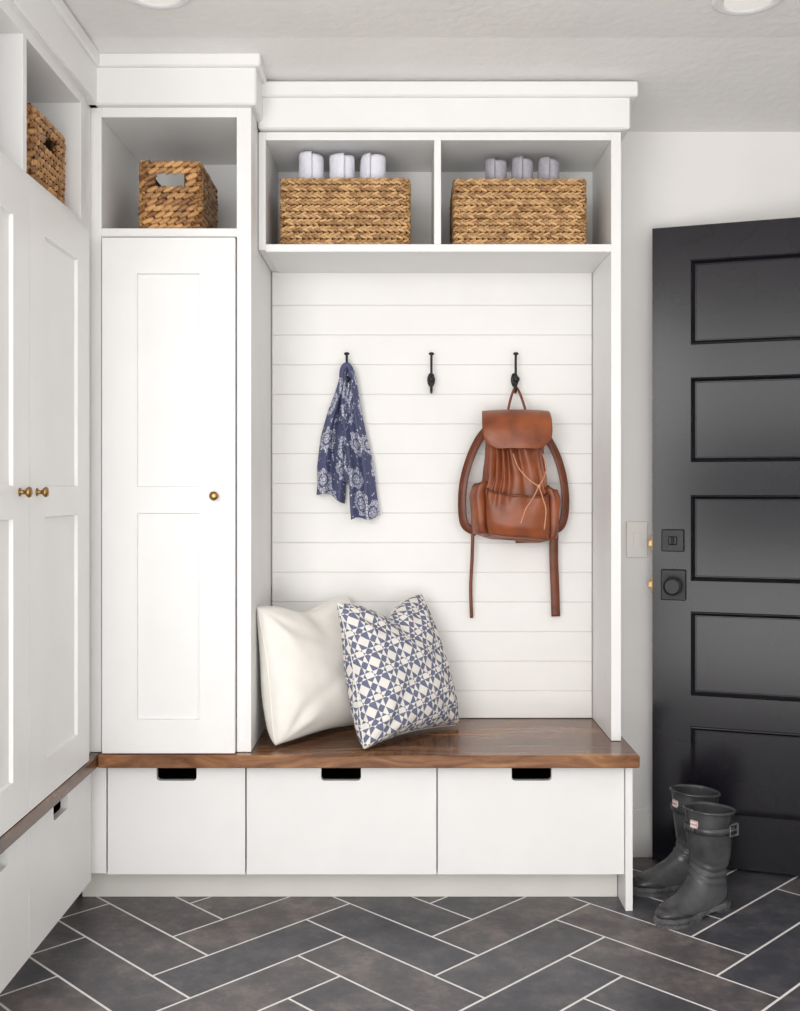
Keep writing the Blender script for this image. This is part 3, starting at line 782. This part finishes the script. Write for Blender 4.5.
# ------------------------------------------------------------ rubber boots
def boot(loc, yaw, label):
    r = root('rubber_boot', loc, label, 'boot', rot=(0,0,yaw), group='pair of rubber boots on the floor')
    kz, kx = .855, 1.0
    rings = [((-.073,.335),(.068,.348),.064),((-.071,.300),(.066,.307),.062),((-.066,.24),(.061,.245),.059),((-.060,.18),(.055,.19),.054),((-.053,.140),(.054,.155),.047),
             ((-.054,.105),(.064,.135),.043),((-.062,.065),(.082,.115),.042),((-.062,.030),(.106,.098),.043),((-.030,.018),(.138,.080),.043),
             ((.040,.016),(.168,.068),.045),((.100,.016),(.193,.058),.045),((.150,.017),(.210,.049),.037),((.185,.020),(.219,.038),.022),((.206,.024),(.218,.030),.006)]
    n = 48; sub = 8
    R2 = []
    arr = [(a[0],a[1],b_[0],b_[1],w) for a, b_, w in rings]
    for i in range(len(arr)-1):
        p0, p1, p2, p3 = arr[max(i-1,0)], arr[i], arr[i+1], arr[min(i+2,len(arr)-1)]
        for k in range(sub):
            t = k/sub
            R2.append([.5*((2*p1[m])+(-p0[m]+p2[m])*t+(2*p0[m]-5*p1[m]+4*p2[m]-p3[m])*t*t+(-p0[m]+3*p1[m]-3*p2[m]+p3[m])*t**3) for m in range(5)])
    R2.append(list(arr[-1]))
    vs, fs = [], []
    for gi, g in enumerate(R2):
        cx, cz = (g[0]+g[2])/2, (g[1]+g[3])/2; dx, dz = (g[2]-g[0])/2, (g[3]-g[1])/2
        env = math.exp(-((cz-.130)/.035)**2) if gi < 9*sub else 0
        for k in range(n):
            t = 2*math.pi*k/n; c, s = math.cos(t), math.sin(t)
            e = .85
            cc = math.copysign(abs(c)**e, c); ss = math.copysign(abs(s)**e, s)
            m_ = 1+env*.038*math.sin(cz*240+1.8*math.sin(2*t)+t)+.005*math.sin(cz*40+2*t)
            if gi < 4: m_ = 1
            vs.append(((cx+dx*cc*m_)*kx, g[4]*ss*m_*kx, max(.012,(cz+dz*cc))*kz))
    for i in range(len(R2)-1):
        for k in range(n): fs.append((i*n+k, i*n+(k+1)%n, (i+1)*n+(k+1)%n, (i+1)*n+k))
    fs.append(tuple((len(R2)-1)*n+k for k in range(n)))
    b_ = raw('shaft', vs, fs, M_rubber, r)
    md = b_.modifiers.new('thick','SOLIDIFY'); md.thickness = .004; md.offset = -1
    fixn(b_)
    def band(g, grow, rad, prof=None):
        cx, cz = (g[0]+g[2])/2, (g[1]+g[3])/2; dx, dz = (g[2]-g[0])/2, (g[3]-g[1])/2; P = []
        for k in range(n+1):
            t = 2*math.pi*k/n; c, s = math.cos(t), math.sin(t)
            cc = math.copysign(abs(c)**.85, c); ss = math.copysign(abs(s)**.85, s)
            P.append(Vector(((cx+(dx+grow)*cc)*kx, (g[4]+grow)*ss*kx, (cz+dz*cc)*kz)))
        return (P, prof or circ(rad,8), (0,0,1))
    sweeps('top_rim', [band(R2[0], .001, .0042)], M_rubber, r)
    gs = R2[round(1.4*sub)]
    sweeps('side_strap', [(band(gs, .0030, .004)[0], [(-.0018,-.010),(.0018,-.010),(.0018,.010),(-.0018,.010)], (0,0,1))], M_rubber, r)
    yb = (gs[4]+.0050)*kx*.93; xb = -.030; zb = (gs[1]+gs[3])/2*kz
    fr = [(xb-.020,xb-.016,yb-.003,yb+.005,zb-.018,zb+.018),(xb+.016,xb+.020,yb-.003,yb+.005,zb-.018,zb+.018),
          (xb-.020,xb+.020,yb-.003,yb+.005,zb+.014,zb+.018),(xb-.020,xb+.020,yb-.003,yb+.005,zb-.018,zb-.014),(xb-.018,xb+.018,yb,yb+.0055,zb-.0018,zb+.0018)]
    o = boxes('buckle', fr, M_metal, r, bevel=.0008); o['label'] = 'small dull metal buckle'
    hwid = [(-.066,.012),(-.062,.026),(-.050,.035),(-.030,.039),(0,.037),(.040,.033),(.080,.038),(.120,.045),(.160,.044),(.190,.036),(.210,.021),(.220,.008)]
    out = [(x, w) for x, w in hwid] + [(x, -w) for x, w in reversed(hwid)]
    dens = []
    for i in range(len(out)):
        p, q = out[i], out[(i+1) % len(out)]
        L = math.hypot(p[0]-q[0], p[1]-q[1]); m_ = max(1, round(L/.006))
        for k in range(m_): dens.append((p[0]+(q[0]-p[0])*k/m_, p[1]+(q[1]-p[1])*k/m_))
    bm = bmesh.new()
    def slab(poly, z0, z1):
        f = bm.faces.new([bm.verts.new((x*kx, y*kx, z0)) for x, y in poly])
        ex = bmesh.ops.extrude_face_region(bm, geom=[f])
        bmesh.ops.translate(bm, verts=[v for v in ex['geom'] if isinstance(v, bmesh.types.BMVert)], vec=(0,0,z1-z0))
    slab([(x*1.02, y*1.10) for x, y in out], .016, .026)
    slab([(x*(1.035 if i % 2 else .99), y*(1.12 if i % 2 else 1.0)) for i, (x, y) in enumerate(dens)], .0095, .0161)
    slab([p for p in out if p[0] <= .001], 0, .0101)
    slab([p for p in out if p[0] >= .079], 0, .0101)
    bm_fin('sole', bm, M_sole, r)
    sweeps('toe_cap', [band(R2[10*sub], .0012, .0022)], M_rubber, r)
    lx = (R2[5][2]+.0012)*kx; lz = .304*kz
    boxes('logo_label', [(lx-.003,lx+.0015,-.012,.012,lz-.0105,lz+.0105),(lx+.0015,lx+.0022,-.0112,.0112,lz-.0097,lz+.0097,1),(lx+.0022,lx+.0028,-.0106,.0106,lz-.0085,lz+.0085)], [M_labelw, M_labelr], r, bevel=0)
    cu_ = bpy.data.curves.new('logo_text', 'FONT'); cu_.body = 'HUNTER'; cu_.size = .0060; cu_.align_x = 'CENTER'; cu_.align_y = 'CENTER'; cu_.extrude = .0004
    tmp = bpy.data.objects.new('tmp_text', cu_); COL.objects.link(tmp)
    bpy.context.view_layer.update()
    me = bpy.data.meshes.new_from_object(tmp.evaluated_get(bpy.context.evaluated_depsgraph_get()))
    bpy.data.objects.remove(tmp)
    me.transform(T((lx+.0032,0,lz)) @ Matrix.Rotation(R_(90),4,'Z') @ Matrix.Rotation(R_(90),4,'X'))
    fin('logo_text', me, M_labelr, r)
    return r
boot((.887,-.455,0), R_(180+37), 'dark grey rubber boot with buckle, dusty foot, standing in front')
boot((.895,-.270,0), R_(180+18), 'dark grey rubber boot with buckle beside open door')

# ------------------------------------------------------------ recessed ceiling lights
def downlight(x, y):
    zc = CEIL1
    r = root('recessed_light', (x,y,zc), 'round white recessed ceiling light with trim ring', 'ceiling light', group='recessed lights in the ceiling')
    def ring(u, v):
        prof = [(.060,.000),(.062,-.004),(.078,-.007),(.088,-.004),(.090,.000)]
        k = v*4; i = min(int(k),3); f = k-i
        rr = prof[i][0]*(1-f)+prof[i+1][0]*f; zz = prof[i][1]*(1-f)+prof[i+1][1]*f
        a = 2*math.pi*u
        return (x+rr*math.cos(a), y+rr*math.sin(a), zc+zz)
    surf('trim_ring', 48, 8, ring, M_white, r, closeu=True)
    def lens(u, v):
        a = 2*math.pi*u; rr = .061*v
        return (x+rr*math.cos(a), y+rr*math.sin(a), zc-.003-.002*(1-v))
    surf('lens', 48, 4, lens, M_lens, r, closeu=True)
downlight(-.628,-.870); downlight(.880,-.835)

# ------------------------------------------------------------ lights
w = bpy.data.worlds.new('world'); S.world = w; w.use_nodes = True
bg = w.node_tree.nodes['Background']; bg.inputs[0].default_value = (.99,.99,1,1); bg.inputs[1].default_value = .90
def area(loc, target, sx, sy, e, col=(1,1,1)):
    l = bpy.data.lights.new('unseen_area_light', 'AREA'); l.shape = 'RECTANGLE'; l.size = sx; l.size_y = sy; l.energy = e; l.color = col
    o = bpy.data.objects.new('unseen_area_light', l); COL.objects.link(o); o.location = loc
    o.rotation_euler = (Vector(target)-Vector(loc)).to_track_quat('-Z','Y').to_euler()
area((-1.15,-3.3,1.55), (.6,0,1.15), 1.1, 1.7, 36, (1,.988,.968))
area((1.35,-3.6,1.7), (-.6,0,1.1), 1.0, 1.5, 7, (.99,.99,1))  # added fill from the right for the left cabinet fronts, not a window
area((-.35,-4.4,2.0), (.6,0,1.2), 1.5, .8, 17, (1,.99,.975))  # added behind the camera to reflect as a sheen in the door panels
area((.1,-3.6,.35), (.1,-1.0,2.45), 2.0, 1.2, 38, (1,.985,.965))  # added low fill aimed up to brighten the ceiling like bounced light

# ------------------------------------------------------------ camera
cam = bpy.data.cameras.new('camera'); co = bpy.data.objects.new('camera', cam); COL.objects.link(co)
co.location = (0,-3.577,1.22); co.rotation_euler = (R_(90),0,0)
cam.sensor_fit = 'VERTICAL'; cam.sensor_height = 36; cam.sensor_width = 36
cam.lens = 1073/1011*36
cam.shift_x = -4/1011; cam.shift_y = -15.5/1011
cam.clip_start = .05
S.camera = co
